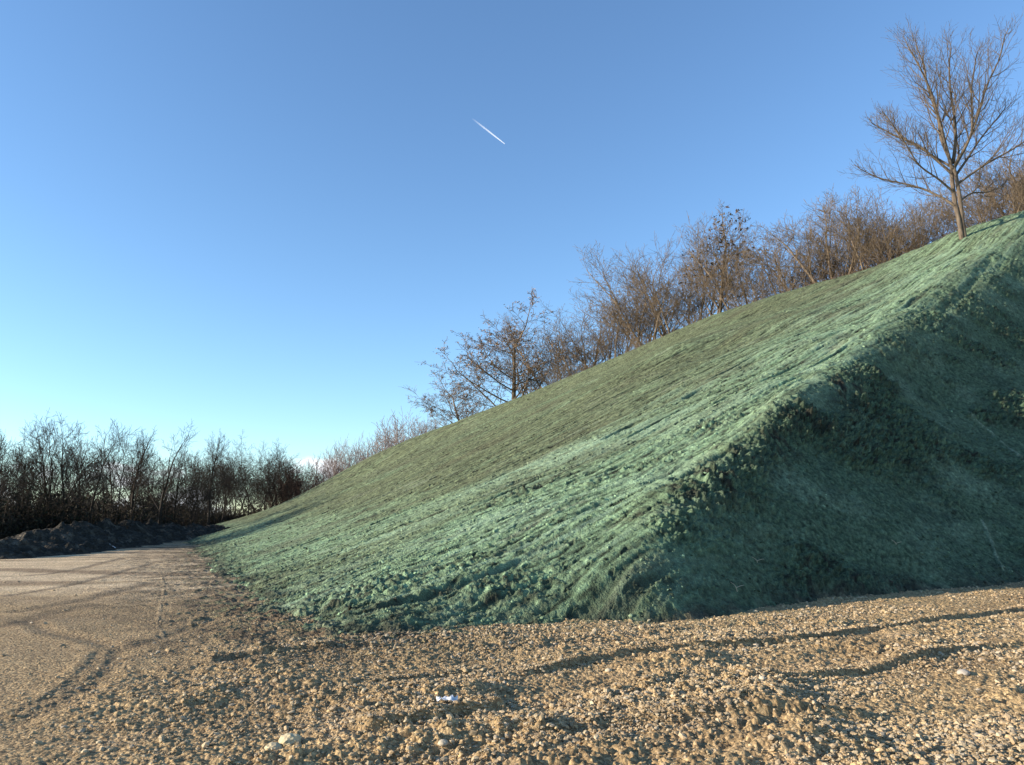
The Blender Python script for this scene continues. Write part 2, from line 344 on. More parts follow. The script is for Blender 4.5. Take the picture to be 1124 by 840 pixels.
# ------------------------------------------------------------------ ground
azg = np.concatenate([np.linspace(-180, -44, 60)[:-1], np.linspace(-44, 44, 1250), np.linspace(44, 180, 60)[1:]]) * math.pi / 180
rad = np.concatenate([rows(.4, 3.6, 12)[:-1], rows(3.6, 60, 1000), rows(60, 4000, 90)[1:]])
A, D = np.meshgrid(azg, rad)
X = (np.sin(A) * D).astype(F32); Y = (np.cos(A) * D).astype(F32)
near = 1 - sm(25, 60, D.astype(F32))
G = lambda L: smooth_line([gnd(*p)[:2] for p in L], 4)
foreg = sm(14.0, 6.5, Y) if False else 1 - sm(6.0, 14.0, Y - X * .35)
leftm = 1 - sm(-5.4, -1.6, X + (Y - 8) * .12 + fbm(X, Y, 3, 2, 111) * 1.2)          # compacted haul road on the left
roadp = sm(13, 19, Y) * leftm
lum = fbm(X, Y, 2.4, 3, 100); rid = 1 - np.abs(fbm(X, Y, .9, 4, 103, .6)) * 2.2
gf = np.abs(fbm(X, Y, .22, 3, 106, .65)); ff = fbm(X, Y, .06, 2, 109, .8)
ampl = (1 - .78 * leftm) * (.22 + 1.1 * foreg * sm(-.2, .35, fbm(X, Y, 2.2, 2, 113) + .1))
ca, sa = .86, .52
al = X * ca + Y * sa; ac = -X * sa + Y * ca
trk = perlin(ac * 1.5, al * .12, 115) * .045 + perlin(ac * 4, al * .3, 116) * .026 + (1 - np.abs(perlin(ac * 1.1, al * .22, 117)) * 2) * .05 * foreg
Zg = lum * .05 + ampl * (rid * .045 + gf * .08 + trk) + (ff * .026 + fbm(X, Y, .14, 3, 119, .7) * .022) * (1 - .85 * leftm)
tan = np.array((.40, .295, .165), F32); pale = np.array((.66, .53, .365), F32); dark = np.array((.105, .082, .058), F32)
c = np.empty(X.shape + (3,), F32); c[:] = tan
c = mixc(c, (.25, .18, .105), sm(-.1, .5, fbm(al * .5, ac, 1.7, 4, 120)) * .7)
c = mixc(c, (.47, .36, .235), sm(.1, .6, fbm(X, Y, .9, 3, 121)) * .5)
c = mixc(c, (.34, .255, .155), leftm * .6 * (1 - roadp))
c = mixc(c, pale, np.clip(roadp * (.85 + .6 * perlin(ac * .6 + Y * .3, al * .05, 122)), 0, 1))
c = mixc(c, (.22, .16, .105), roadp * sm(.15, .5, perlin(Y * .45 + X * .12, X * .12, 124)) * .75)
# ruts, banks and tracks: (photo line, half width, step towards the right-hand side, groove, darkening that on stepped ruts paints in their shadow)
def rut(line, wd, step, groove, dk, seed, jit=.5):
    global Zg, c
    pts = [tuple(p) for p in G(line)]
    pa = np.array(pts); m = (Y > pa[:, 1].min() - 1) & (Y < pa[:, 1].max() + 1) & (X > pa[:, 0].min() - 1) & (X < pa[:, 0].max() + 1)
    d, t, s = polyd(X[m], Y[m], pts); nz = fbm(X[m], Y[m], .5, 3, seed)
    end = sm(0, .08, t) * (1 - sm(.93, 1, t)) if step else sm(0, .02, t) * (1 - sm(.98, 1, t))
    sdm = d * s + nz * wd * jit
    z = np.zeros_like(d)
    if step: z += step * np.exp(-np.clip(sdm, 0, 9) / (wd * 3)) * (sdm > 0) * end + step * sm(-wd, 0, sdm) * (sdm <= 0) * end
    if groove: z += -groove * np.exp(-(sdm / wd) ** 2) * end + groove * .5 * np.exp(-((np.abs(sdm) - 2 * wd) / wd) ** 2) * end
    Zg[m] += z
    g = np.exp(-(sdm / (wd * 1.2)) ** 2) * end
    c[m] = mixc(c[m], dark if dk > 0 else (.50, .41, .28), g * abs(dk))
rut([(500, 753), (570, 745), (640, 731), (720, 719), (800, 713), (880, 706), (960, 693), (1040, 683), (1124, 670), (1260, 650)], .06, .075, 0, .35, 130, .12)
rut([(775, 759), (850, 753), (930, 742), (1000, 728), (1060, 717), (1124, 711), (1220, 700)], .055, .055, 0, .25, 131, .2)
rut([(390, 806), (450, 800), (510, 790), (560, 786)], .10, .09, 0, .25, 132)
rut([(360, 757), (440, 750), (520, 742)], .07, .04, 0, .2, 138)
rut([(220, 732), (300, 722), (370, 716)], .08, .05, 0, .3, 139)
rut([(560, 812), (700, 800), (850, 795), (960, 790)], .12, .07, 0, .2, 134)
rut([(0, 805), (55, 782), (100, 752), (122, 728), (125, 712), (90, 700), (48, 692), (30, 680)], .12, 0, .016, .3, 140)
rut([(0, 790), (60, 765), (95, 735), (108, 715)], .06, 0, .010, .22, 141)
rut([(130, 716), (170, 704), (210, 690), (240, 678)], .12, 0, .014, .3, 142)
rut([(176, 628), (180, 645), (176, 665), (174, 685), (184, 708)], .02, .0, -.004, -.45, 143)
rut([(150, 622), (155, 640), (168, 655)], .02, .0, -.003, -.3, 144)
for k, (a, b, e) in enumerate((((0, 655), (90, 640), (170, 618)), ((0, 634), (70, 628), (140, 612)), ((20, 672), (110, 655), (170, 640)), ((0, 690), (60, 672), (120, 664)))):
    rut([a, b, e], .12 + .04 * k, 0, .012, .6, 150 + k, 1.2)
# dark soil spilled beside the toe of the heap
dt, t, s = polyd(X, Y, [p[:2] for p in ltoe[4:12]])
spill = np.exp(-(dt / (1.0 + .05 * Y)) ** 1.3) * sm(-.35, .25, fbm(X, Y, .7, 4, 160) + .12)
c = mixc(c, dark, spill * .9); Zg += spill * np.abs(fbm(X, Y, .3, 3, 161)) * .12
dt, t, s = polyd(X, Y, [gnd(*p)[:2] for p in ((170, 600), (215, 640), (235, 690), (300, 715))])
c = mixc(c, dark, np.exp(-(dt / (1.1 + .05 * Y)) ** 1.5) * sm(-.2, .4, fbm(X, Y, .8, 4, 163)) * .8)
dt, t, s = polyd(X, Y, [p[:2] for p in rtoe])
c = mixc(c, dark, np.exp(-(dt / .35) ** 1.3) * sm(-.3, .3, fbm(X, Y, .5, 3, 165)) * .8)
gd = np.minimum(polyd(X[:, ::4], Y[:, ::4], [p[:2] for p in ltoe[::-1]] + [p[:2] for p in rtoe])[0].repeat(4, 1)[:, :X.shape[1]], 9)
c = mixc(c, mint * .75, np.exp(-gd / .8) * sm(.0, .30, fbm(X, Y, .32, 4, 167, .7)) * .9)
c = mixc(c, (.07, .065, .04), sm(38, 60, D.astype(F32)))
c = c * (1 + .3 * fbm(X, Y, .07, 2, 166))[..., None]
Zg = Zg * near
me = mesh_grid('ground', X, Y, Zg, np.clip(c, .01, .7), M_ground)
link('ground', me, kind='structure')
GZ, GC = Zg, c
def ground_sample(x, y):
    i = np.clip(np.searchsorted(rad, np.hypot(x, y)), 0, len(rad) - 1); j = np.clip(np.searchsorted(azg, np.arctan2(x, y)), 0, len(azg) - 1)
    return GZ[i, j], GC[i, j]
print('ground', time.time() - T0)

# ------------------------------------------------------------------ stones and clods
def ico(sub):
    import bmesh
    bm = bmesh.new(); bmesh.ops.create_icosphere(bm, subdivisions=sub, radius=1)
    v = np.array([p.co[:] for p in bm.verts], F32); f = np.array([[q.index for q in p.verts] for p in bm.faces], np.int32); bm.free(); return v, f
ICO1, ICO2 = ico(1), ico(2)
def scatter(name, x, y, z, s, col, mat, base, flat=.65, jag=.28):
    v, f = base; n = len(x); k = len(v)
    yaw = rng.uniform(0, 6.28, n); cy, sy = np.cos(yaw), np.sin(yaw)
    P = np.broadcast_to(v, (n, k, 3)) * (1 + rng.uniform(-jag, jag, (n, k, 1)))
    P = P * np.stack([rng.uniform(.75, 1.35, n), rng.uniform(.65, 1.05, n), flat * rng.uniform(.7, 1.2, n)], -1)[:, None]
    tl = rng.normal(0, .3, (n, 1)); px, pz = P[..., 0] - tl * P[..., 2], P[..., 2] + tl * P[..., 0]; py = P[..., 1]
    Q = np.stack([px * cy[:, None] - py * sy[:, None], px * sy[:, None] + py * cy[:, None], pz], -1) * s[:, None, None]
    Q += np.stack([x, y, z], -1)[:, None]
    F = (f[None] + (np.arange(n) * k)[:, None, None]).reshape(-1, 3)
    return raw_mesh(name, Q.reshape(-1, 3), F, mat, np.repeat(col, k, 0), smooth=False)
def ground_pts(n, r0, r1, a0=-40, a1=40):
    a = rng.uniform(R(a0), R(a1), n); r = np.exp(rng.uniform(math.log(r0), math.log(r1), n)); return np.sin(a) * r, np.cos(a) * r
def stones(name, n, r0, r1, smin, smax, base, label):
    x, y = ground_pts(n, r0, r1); z, c = ground_sample(x, y); hz = hill_sample(x, y)[0]
    lf = 1 / (1 + np.exp(-(x + 3.0 + (y - 8) * .12) / .8)); dens = .10 + .90 * lf
    cl = fbm((x * .86 + y * .52).astype(F32) * .5, (y * .86 - x * .52).astype(F32), 1.1, 3, 170)
    ok = (rng.random(n) < dens * np.clip(.5 + cl * 1.7, .06, 1)) & ((hz < z + .01) | (np.hypot(x, y) < 9))
    x, y, z, c = x[ok], y[ok], z[ok], c[ok]; m = len(x); lf = lf[ok]
    s = (.55 + .45 * lf) * smin * (1 - rng.random(m)) ** -.42; s = np.minimum(s, smax)
    pal = np.array([(.52, .38, .22), (.58, .45, .29), (.40, .26, .14), (.32, .22, .13), (.46, .39, .30), (.20, .15, .10), (.60, .49, .32), (.50, .35, .18)], F32)
    col = pal[rng.integers(0, len(pal), m)] * rng.uniform(.5, 1.1, (m, 1)).astype(F32)
    col = col * .5 + c * .5
    return scatter(name, x, y, z + s * .15, s, col, M_stone, base)
me = stones('gravel', 150000, 4.3, 9.5, .0055, .027, ICO1, '')
link('gravel', me, kind='stuff', label='coarse tan gravel strewn over the near ground', cat='gravel')
me = stones('gravel', 100000, 9.5, 26, .009, .034, ICO1, '')
link('gravel', me, kind='stuff', label='tan gravel farther off, up to the foot of the green heap', cat='gravel')
# soil clods on the heap
def clods(n):
    a = rng.uniform(R(-24), R(37), n); r = np.exp(rng.uniform(math.log(9), math.log(75), n)); x, y = np.sin(a) * r, np.cos(a) * r
    z, c, ww = hill_sample(x, y); zb = hill_base(x, y)[0]
    cn = fbm(x.astype(F32), y.astype(F32), 1.4, 4, 180, .6)
    p = np.clip(np.where(ww > .5, .16 + .8 * sm(.15, .5, cn) + .35 * np.exp(-zb.clip(0) / .4), .4 + .8 * sm(-.05, .45, cn)), 0, 1)
    ok = (zb > .02) & (rng.random(n) < p); x, y, z, c, r, ww = x[ok], y[ok], z[ok], c[ok], r[ok], ww[ok]; m = len(x)
    s = np.minimum(.007 * (1 - rng.random(m)) ** -.5, .034) * (.75 + r * .022)
    col = c * np.where(ww > .5, rng.uniform(.4, 1.45, m), rng.uniform(.4, 1.7, m) * np.where(rng.random(m) < .08, 1.6, 1))[:, None]  # a few clods on the steep face coloured brighter as painted highlights
    return scatter('soil_clods', x, y, z + s * .2, s, col.astype(F32), M_clod, ICO1, .75, .35)
link('soil_clods', clods(190000), kind='stuff', label='small clods of soil and green mulch on the slope', cat='soil')
print('stones', time.time() - T0)

# ------------------------------------------------------------------ soil mound in front of the left trees
peaks = []
for X0, tp, dd, wd in ((-60, 590, 30, 2.6), (-20, 588, 30, 2.4), (12, 590, 31, 2.0), (42, 583, 33, 2.6), (70, 577, 36, 2.4), (92, 574, 39, 2.8), (120, 571, 43, 3.0), (142, 572, 47, 2.6), (165, 572, 52, 3.3), (190, 575, 58, 3.2), (212, 576, 64, 3.6), (235, 577, 72, 3.8)):
    p = at(X0, tp, dd); peaks.append((p[0], p[1], p[2], wd * .95))
gx_, gy_ = np.meshgrid(np.linspace(-58, -14, 560), np.linspace(24, 92, 720)); gx_ = gx_.astype(F32); gy_ = gy_.astype(F32)
zm = np.full(gx_.shape, -1., F32)
for (px, py, pz, wd) in peaks:
    d = np.hypot((gx_ - px), (gy_ - py)) + fbm(gx_, gy_, 1.8, 3, 200) * .8
    zm = np.maximum(zm, (pz + .15) * (1 - d / wd / 1.0) + .0)
zm = zm + (np.abs(fbm(gx_, gy_, .7, 4, 205, .65)) * .5 - .14) * sm(-.2, .3, zm)
cm = np.empty(gx_.shape + (3,), F32); cm[:] = (.038, .033, .025); cm = mixc(cm, (.13, .105, .075), sm(.0, .5, fbm(gx_, gy_, .6, 4, 208)))
me = mesh_grid('soil_mound', gx_, gy_, zm, cm, M_mound, zm > -.1)
link('soil_mound', me, label='long low bank of dark dumped topsoil along the left tree line', cat='soil mound')

# ------------------------------------------------------------------ bare trees
def norm(v): l = math.sqrt(v[0] ** 2 + v[1] ** 2 + v[2] ** 2) or 1; return (v[0] / l, v[1] / l, v[2] / l)
class Twigs:
    def __init__(s): s.by = {}
    def add(s, pts, rad_, sides): s.by.setdefault((len(pts), sides), []).append((pts, rad_))
    def mesh(s, name, mat):
        cos, fs, off = [], [], 0
        for (n, k), L in s.by.items():
            P = np.array([l[0] for l in L], F32); Rr = np.array([l[1] for l in L], F32); m = len(L)
            T = np.gradient(P, axis=1); T /= np.linalg.norm(T, axis=2, keepdims=True) + 1e-9
            ref = np.where(np.abs(T[..., 2:3]) < .9, np.array([0, 0, 1.], F32), np.array([1., 0, 0], F32))
            U = np.cross(T, ref); U /= np.linalg.norm(U, axis=2, keepdims=True) + 1e-9; V = np.cross(T, U)
            a = np.arange(k) * 2 * math.pi / k
            ring = P[:, :, None] + Rr[:, :, None, None] * (U[:, :, None] * np.cos(a)[None, None, :, None] + V[:, :, None] * np.sin(a)[None, None, :, None])
            cos.append(ring.reshape(-1, 3))
            i = np.arange(m * n * k).reshape(m, n, k); j = np.roll(i, -1, 2)
            fs.append((np.stack([i[:, :-1], j[:, :-1], j[:, 1:], i[:, 1:]], -1).reshape(-1, 4) + off)); off += m * n * k
        return raw_mesh(name, np.concatenate(cos), np.concatenate(fs), mat)
def grow(tw, rnd, p, d, L, r, lev, spec, tips, bend=None):
    n = (9, 7, 5, 4, 3, 3)[min(lev, 5)]; pts = [p]; rs = [r]; up = spec['up'][lev]; wob = spec['wob'][lev]
    end = spec.get('taper', .35) if lev < spec['levels'] - 1 else .3
    dirs = [d]
    for i in range(n - 1):
        d = norm((d[0] + rnd.gauss(0, wob), d[1] + rnd.gauss(0, wob), d[2] + rnd.gauss(0, wob) + up))
        s = L / (n - 1); p = (p[0] + d[0] * s, p[1] + d[1] * s, p[2] + d[2] * s)
        pts.append(p); rs.append(max(spec['rmin'], r * (1 - (1 - end) * (i + 1) / (n - 1)))); dirs.append(d)
    tw.add(pts, rs, (7, 6, 4, 3, 3, 3)[min(lev, 5)])
    if lev >= spec['levels'] - 1:
        tips.append((pts[-1], pts[1])); return
    nc = spec['n'][lev]; nc = max(1, int(nc * rnd.uniform(.8, 1.2) + .5)); t0 = spec['t0'][lev]; phi = rnd.uniform(0, 6.28)
    for k in range(nc):
        t = t0 + (1 - t0) * (k + rnd.uniform(.1, .9)) / nc if k < nc - 1 else .97
        q = t * (n - 1); i = min(int(q), n - 2); f = q - i
        pp = tuple(pts[i][a] * (1 - f) + pts[i + 1][a] * f for a in range(3)); dd = dirs[i + 1]
        phi += 2.4 + rnd.uniform(-.5, .5); an = R(spec['ang'][lev] * rnd.uniform(.65, 1.25)) * (1 if k < nc - 1 else .4)
        ux = norm((dd[1], -dd[0], .01)); vy = (dd[1] * ux[2] - dd[2] * ux[1], dd[2] * ux[0] - dd[0] * ux[2], dd[0] * ux[1] - dd[1] * ux[0])
        cd = tuple(dd[a] * math.cos(an) + math.sin(an) * (ux[a] * math.cos(phi) + vy[a] * math.sin(phi)) for a in range(3))
        ll = L * spec['lr'][lev] * rnd.uniform(.7, 1.2) * (1.1 - spec.get('tp', .5) * (t - t0) / (1 - t0 + 1e-6) if k < nc - 1 else .8)
        rr = max(spec['rmin'], (rs[i] * (1 - f) + rs[i + 1] * f) * (spec['rr'] if k < nc - 1 else .95))
        grow(tw, rnd, pp, cd, ll, rr, lev + 1, spec, tips)
def leaf_mesh(name, tips, rnd, n, size, mat, clump=None):
    cos = []; 
    for k in range(n):
        a, b = rnd.choice(tips)
        if clump and not clump(a): continue
        t = rnd.random(); p = [a[i] * t + b[i] * (1 - t) + rnd.gauss(0, .06) for i in range(3)]
        s = size * rnd.uniform(.6, 1.3); u = norm((rnd.gauss(0, 1), rnd.gauss(0, 1), rnd.gauss(0, 1))); v = norm((rnd.gauss(0, 1), rnd.gauss(0, 1), rnd.gauss(0, 1)))
        cos += [[p[i] - u[i] * s for i in range(3)], [p[i] + v[i] * s * .5 for i in range(3)], [p[i] + u[i] * s for i in range(3)], [p[i] - v[i] * s * .5 for i in range(3)]]
    co = np.array(cos, F32); f = np.arange(len(co), dtype=np.int32).reshape(-1, 4); return raw_mesh(name, co, f, mat, smooth=False)

SP = {
 'oak': dict(levels=5, n=(14, 9, 6, 4), t0=(.15, .2, .15, .15), ang=(56, 44, 44, 44), lr=(.60, .5, .5, .5), up=(.01, .07, .05, .04, .03), wob=(.05, .10, .14, .17, .2), rr=.48, rmin=.009, taper=.3, tp=.62),
 'crown': dict(levels=5, n=(9, 6, 5, 3), t0=(.30, .25, .2, .15), ang=(38, 40, 42, 42), lr=(.50, .52, .5, .5), up=(.02, .07, .06, .06, .06), wob=(.07, .12, .15, .17, .19), rr=.5, rmin=.007, taper=.35, tp=.35),
 # tall forked tree of ash habit
 'vase': dict(levels=5, n=(12, 8, 6, 4), t0=(.28, .25, .2, .15), ang=(34, 38, 40, 42), lr=(.58, .52, .5, .5), up=(.02, .10, .10, .10, .10), wob=(.05, .09, .12, .15, .18), rr=.5, rmin=.006, taper=.3),
 'slim': dict(levels=5, n=(16, 7, 5, 3), t0=(.25, .25, .2, .15), ang=(32, 38, 42, 45), lr=(.42, .5, .5, .5), up=(.02, .12, .10, .08, .08), wob=(.05, .10, .14, .16, .2), rr=.45, rmin=.006, taper=.3),
 'round': dict(levels=5, n=(11, 8, 6, 4), t0=(.22, .2, .15, .15), ang=(52, 46, 46, 46), lr=(.55, .52, .5, .5), up=(.01, .06, .05, .04, .03), wob=(.06, .11, .15, .18, .2), rr=.48, rmin=.006, taper=.3),
 'stem': dict(levels=4, n=(12, 8, 5), t0=(.22, .15, .12), ang=(30, 34, 38), lr=(.5, .5, .5), up=(.03, .10, .10, .08), wob=(.05, .10, .13, .16), rr=.5, rmin=.0075, taper=.4, tp=.35),
}
protos = {}
def make_tree(key, spec, height, mat, seed, stems=1, spread=12, trunk_r=.12, leaves=0, leafmat=None, leafsize=.05, lev_trunk=True, rmin=None, name='bare_tree'):
    """one tree of its kind as (trunk mesh, crown mesh, leaf mesh), about `height` tall with its foot at the origin"""
    rnd = random.Random(seed); sp = dict(SP[spec])
    if rmin: sp['rmin'] = rmin
    trunk, crown, tips = Twigs(), Twigs(), []
    class Split:
        def __init__(s): s.first = True
        def add(s, p, r_, k):
            if k == 7: trunk.add(p, r_, 7)
            else: crown.add(p, r_, k)
    tw = Split()
    for i in range(stems):
        a = 6.28 * i / max(1, stems) + rnd.uniform(0, .9); tilt = R(spread * rnd.uniform(.35, 1.1)) if stems > 1 else R(rnd.uniform(0, 4))
        d = (math.sin(tilt) * math.cos(a), math.sin(tilt) * math.sin(a), math.cos(tilt))
        off = .12 if stems > 1 else 0
        L = height * (rnd.uniform(.68, .86) if stems > 1 else .72)
        grow(tw, rnd, (off * math.cos(a), off * math.sin(a), -.3), d, L, trunk_r * (rnd.uniform(.6, 1) if stems > 1 else 1), 0, sp, tips)
    lm = leaf_mesh('leaves', tips, rnd, leaves, leafsize, leafmat) if leaves else None
    zs = max(t[0][2] for t in tips)
    protos[key] = (trunk.mesh('trunk', mat), crown.mesh('crown', mat), lm, zs, name)
def put_tree(key, X0, topY, dist, label, cat, group, foot=0., rot=None, width=1., name=None, ht=None):
    tm, cm_, lm, zs, nm = protos[key]
    u, v = ray(X0, topY); h = (EYE + v * dist) - foot
    s = h / zs
    e = bpy.data.objects.new(name or nm, None); COL.objects.link(e)
    e.location = (u * dist, dist, foot); e.rotation_euler = (0, 0, rot if rot is not None else random.uniform(0, 6.28)); e.scale = (s * width, s * width, s)
    e['label'] = label; e['category'] = cat
    if group: e['group'] = group
    link('trunk', tm, e); c_ = link('crown', cm_, e)
    if lm: link('leaves', lm, c_)
    return e
make_tree('fan', 'crown', 7, M_dark, 3, stems=4, spread=17, trunk_r=.09)
make_tree('fan_b', 'crown', 7, M_dark, 8, stems=3, spread=14, trunk_r=.09)
make_tree('slim', 'slim', 8, M_dark, 12, trunk_r=.12)
make_tree('slim_b', 'crown', 8, M_dark, 14, trunk_r=.12)
make_tree('bushy', 'round', 8, M_dark, 17, stems=3, spread=26, trunk_r=.10)
make_tree('redbush', 'stem', 6, M_red, 19, stems=9, spread=38, trunk_r=.05, name='bare_shrub')
make_tree('pale', 'stem', 6, M_grey, 23, stems=4, spread=14, trunk_r=.05, rmin=.008)
make_tree('brown_vase', 'crown', 11, M_brown, 27, stems=2, spread=12, trunk_r=.2, rmin=.009)
make_tree('brown_multi', 'crown', 11, M_brown, 29, stems=4, spread=24, trunk_r=.15, rmin=.009)
make_tree('brown_round', 'crown', 10, M_brown, 33, stems=3, spread=18, trunk_r=.17, rmin=.009)
make_tree('oak', 'oak', 10, M_brown, 37, trunk_r=.16, rmin=.010, leaves=7000, leafmat=M_leafo, leafsize=.055, name='leafy_oak')
make_tree('brown_bush', 'stem', 7, M_brown, 41, stems=6, spread=40, trunk_r=.06, leaves=500, leafmat=M_leafb, leafsize=.06, name='bare_shrub')
make_tree('twiggy', 'slim', 10, M_brown, 43, trunk_r=.12, leaves=420, leafmat=M_leafb, leafsize=.10)
print('protos', time.time() - T0)

gl = 'bare trees along the left edge of the site'
left = [  # kind, x, top y, distance, width, label
 ('fan', -22, 458, 37, 1.0, 'bare tree cut by the left edge of the view'),
 ('slim', 6, 466, 39, .9, 'thin bare tree next to the left edge, behind the dark soil bank'),
 ('fan_b', 32, 462, 41, 1.0, 'bare many-stemmed tree left of the tallest one on the left'),
 ('fan', 74, 446, 42, 1.15, 'tallest bare tree of the left row, twigs spread like a fan'),
 ('slim_b', 107, 466, 44, .9, 'slender dark bare tree just right of the tall fan-shaped one'),
 ('fan_b', 132, 461, 48, .95, 'dark bare tree with upright forked stems above the highest part of the soil bank'),
 ('slim', 155, 465, 51, 1.0, 'narrow bare tree between two broader ones in the middle of the left row'),
 ('slim_b', 184, 459, 53, 1.05, 'bare tree with one straight trunk and a domed top beside the little white cloud'),
 ('bushy', 214, 492, 66, .9, 'low dark bare tree in front of the white cloud'),
 ('bushy', 246, 484, 96, 1.2, 'dense dark bare tree behind the one with the long thin twig'),
 ('bushy', 278, 478, 112, 1.1, 'dark bare tree whose crown joins the left side of the broad rounded one'),
 ('fan_b', 312, 484, 121, 1.1, 'bare tree just right of the broad rounded one, above the slope'),
 ('bushy', 224, 484, 88, 1.2, 'dense dark bare tree right of the white cloud'),
 ('slim', 236, 468, 82, .9, 'bare tree with one long thin twig standing above its neighbours'),
 ('bushy', 262, 482, 106, 1.0, 'tangled dark bare tree left of the broad rounded one'),
 ('bushy', 296, 474, 115, 1.15, 'broad rounded dark bare tree where the left row nears the green slope'),
 ('redbush', 344, 497, 128, 1.3, 'reddish brown bare shrub at the right end of the left row'),
 ('redbush', 322, 505, 122, 1.1, 'smaller reddish shrub tucked beside the broad rounded tree'),
]
for i, (k, x, ty, d, wd, lb) in enumerate(left): put_tree(k, x, ty, d, lb, 'tree' if 'red' not in k else 'shrub', gl, width=wd, rot=i * 1.9)
gb = 'bare trees in the second row on the left'
back = [('fan_b', -8, 488, 55), ('fan', 24, 486, 58), ('bushy', 72, 490, 60), ('fan_b', 142, 488, 64), ('bushy', 190, 494, 70), ('slim_b', 50, 488, 57), ('slim', 92, 484, 59), ('slim_b', 120, 488, 62), ('fan', 168, 488, 66),
        ('slim_b', 200, 490, 68), ('fan_b', 226, 492, 90), ('slim', 250, 496, 110), ('fan_b', 310, 502, 130)]
for i, (k, x, ty, d) in enumerate(back):
    put_tree(k, x, ty, d, 'dim bare tree seen through the gaps of the front row on the left', 'tree', gb, rot=i * 1.3 + .5, width=1.1)
# trees behind the crest of the heap
gc = 'bare trees behind the crest of the green heap'
crest_s = smooth_line(crest, 5)
def crest_at(x):
    us = crest_s[:, 0] / crest_s[:, 1]; u = ray(x, 400)[0]; o = np.argsort(us)
    return float(np.interp(u, us[o], crest_s[o, 1])), float(np.interp(u, us[o], crest_s[o, 2]))
hl = [
 ('pale', 378, 480, 22, .9, 'faint thin sapling, lowest of those above the far end of the crest'),
 ('pale', 396, 473, 20, .8, 'thin pale sapling left of the small cloud at the crest'),
 ('pale', 420, 470, 18, .8, 'thin pale sapling standing before the small cloud at the crest'),
 ('pale', 447, 446, 14, 1.1, 'pale bushy sapling between the small cloud and the leafy oak'),
 ('pale', 470, 452, 12, .9, 'short pale sapling just left of the leafy oak'),
 ('oak', 512, 396, 9, 1.0, 'low spreading oak with withered rust-brown leaves at the left of its taller twin'),
 ('oak', 563, 326, 10, 1.05, 'tall oak with scattered withered brown leaves, first large tree on the crest'),
 ('brown_vase', 612, 338, 12, .8, 'open bare tree between the leafy oak and the denser brown ones'),
 ('brown_round', 640, 330, 10, .8, 'bare tree with a narrow crown halfway between the oak and the tall clump'),
 ('brown_multi', 672, 300, 12, .8, 'bare tree leaning left with stems rising side by side'),
 ('brown_round', 700, 288, 9, .9, 'dense bare tree just left of the tall clump of grey-brown trees'),
 ('brown_multi', 738, 246, 9, .8, 'many-stemmed bare tree, left half of the tall clump on the crest'),
 ('twiggy', 783, 222, 8, 1.0, 'tall bare tree with a few dark leaves left at its very top'),
 ('brown_vase', 812, 240, 10, .7, 'slim bare tree right of the one with leaves at its top'),
 ('brown_multi', 590, 356, 14, .8, 'small bare tree filling the gap right of the tall oak'),
 ('brown_multi', 760, 238, 12, .7, 'bare tree hidden behind the tall clump, between its two halves'),
 ('brown_vase', 722, 262, 13, .8, 'bare tree behind the left flank of the tall clump'),
 ('brown_vase', 655, 318, 14, .9, 'bare tree in the second line, left of the leaning one'),
 ('brown_round', 886, 232, 12, .8, 'bare tree in the second line, right of the dip'),
 ('brown_round', 928, 224, 12, .8, 'bare tree in the second line, left of the thin upright stems'),
 ('brown_vase', 966, 226, 12, .8, 'bare tree in the second line below the lowest ash bough'),
 ('brown_multi', 1100, 160, 11, .9, 'bare tree in the second line right of the ash trunk'),
 ('brown_bush', 842, 262, 8, .9, 'low brown bush in the dip right of the tall clump'),
 ('brown_multi', 868, 228, 9, .9, 'bare branching tree with greenish twigs right of the dip'),
 ('brown_round', 905, 206, 8, .9, 'bare round tree with dark leaf remnants on its upper twigs'),
 ('brown_multi', 948, 212, 8, .8, 'bare tree of thin upright stems left of the big ash'),
 ('brown_bush', 985, 216, 7, .9, 'tangled brown bush under the left boughs of the big ash'),
 ('brown_multi', 1016, 206, 8, .8, 'thin-stemmed bare tree directly behind the left side of the ash trunk'),
 ('brown_bush', 1082, 178, 6, 1.0, 'reddish brown thicket right of the ash trunk'),
 ('brown_round', 1112, 142, 8, 1.0, 'dense bare tree at the right edge behind the big ash'),
 ('brown_bush', 1140, 165, 7, 1.0, 'brown bush cut by the right edge of the view'),
]
for i, (k, x, ty, off, wd, lb) in enumerate(hl):
    d, cz = crest_at(x); u_ = ray(x, 400)[0]
    ft = max(0., float(hill_sample(np.array([u_ * (d + off)]), np.array([d + off]))[0][0])) - .15
    o = put_tree(k, x, ty, d + off, lb, 'shrub' if 'bush' in k else 'tree', gc, foot=ft, rot=i * 2.1 + 1, width=wd * (1.55 if x > 490 else 1.2))
gh = 'low bare shrubs at the foot of the crest trees'
for i, x in enumerate(range(620, 1120, 70)):
    d, cz = crest_at(x); y0 = HOR - (cz - EYE) / d * FPX / math.cos(PITCH) ** 0
    put_tree('brown_bush', x + random.uniform(-6, 6), 0, d + 6, 'low brown shrub among the trunks on the crest', 'shrub', gh, foot=float(hill_sample(np.array([ray(x, 400)[0] * (d + 6)]), np.array([d + 6]))[0][0]) - .1, rot=i * 1.7, width=1.5)
    o = [q for q in COL.objects if q.name.startswith('bare_shrub')][-1]
for o in COL.objects:
    if o.get('group') == gh: 
        s = random.uniform(.36, .62); o.scale = (s * 1.5, s * 1.5, s)
print('trees', time.time() - T0)

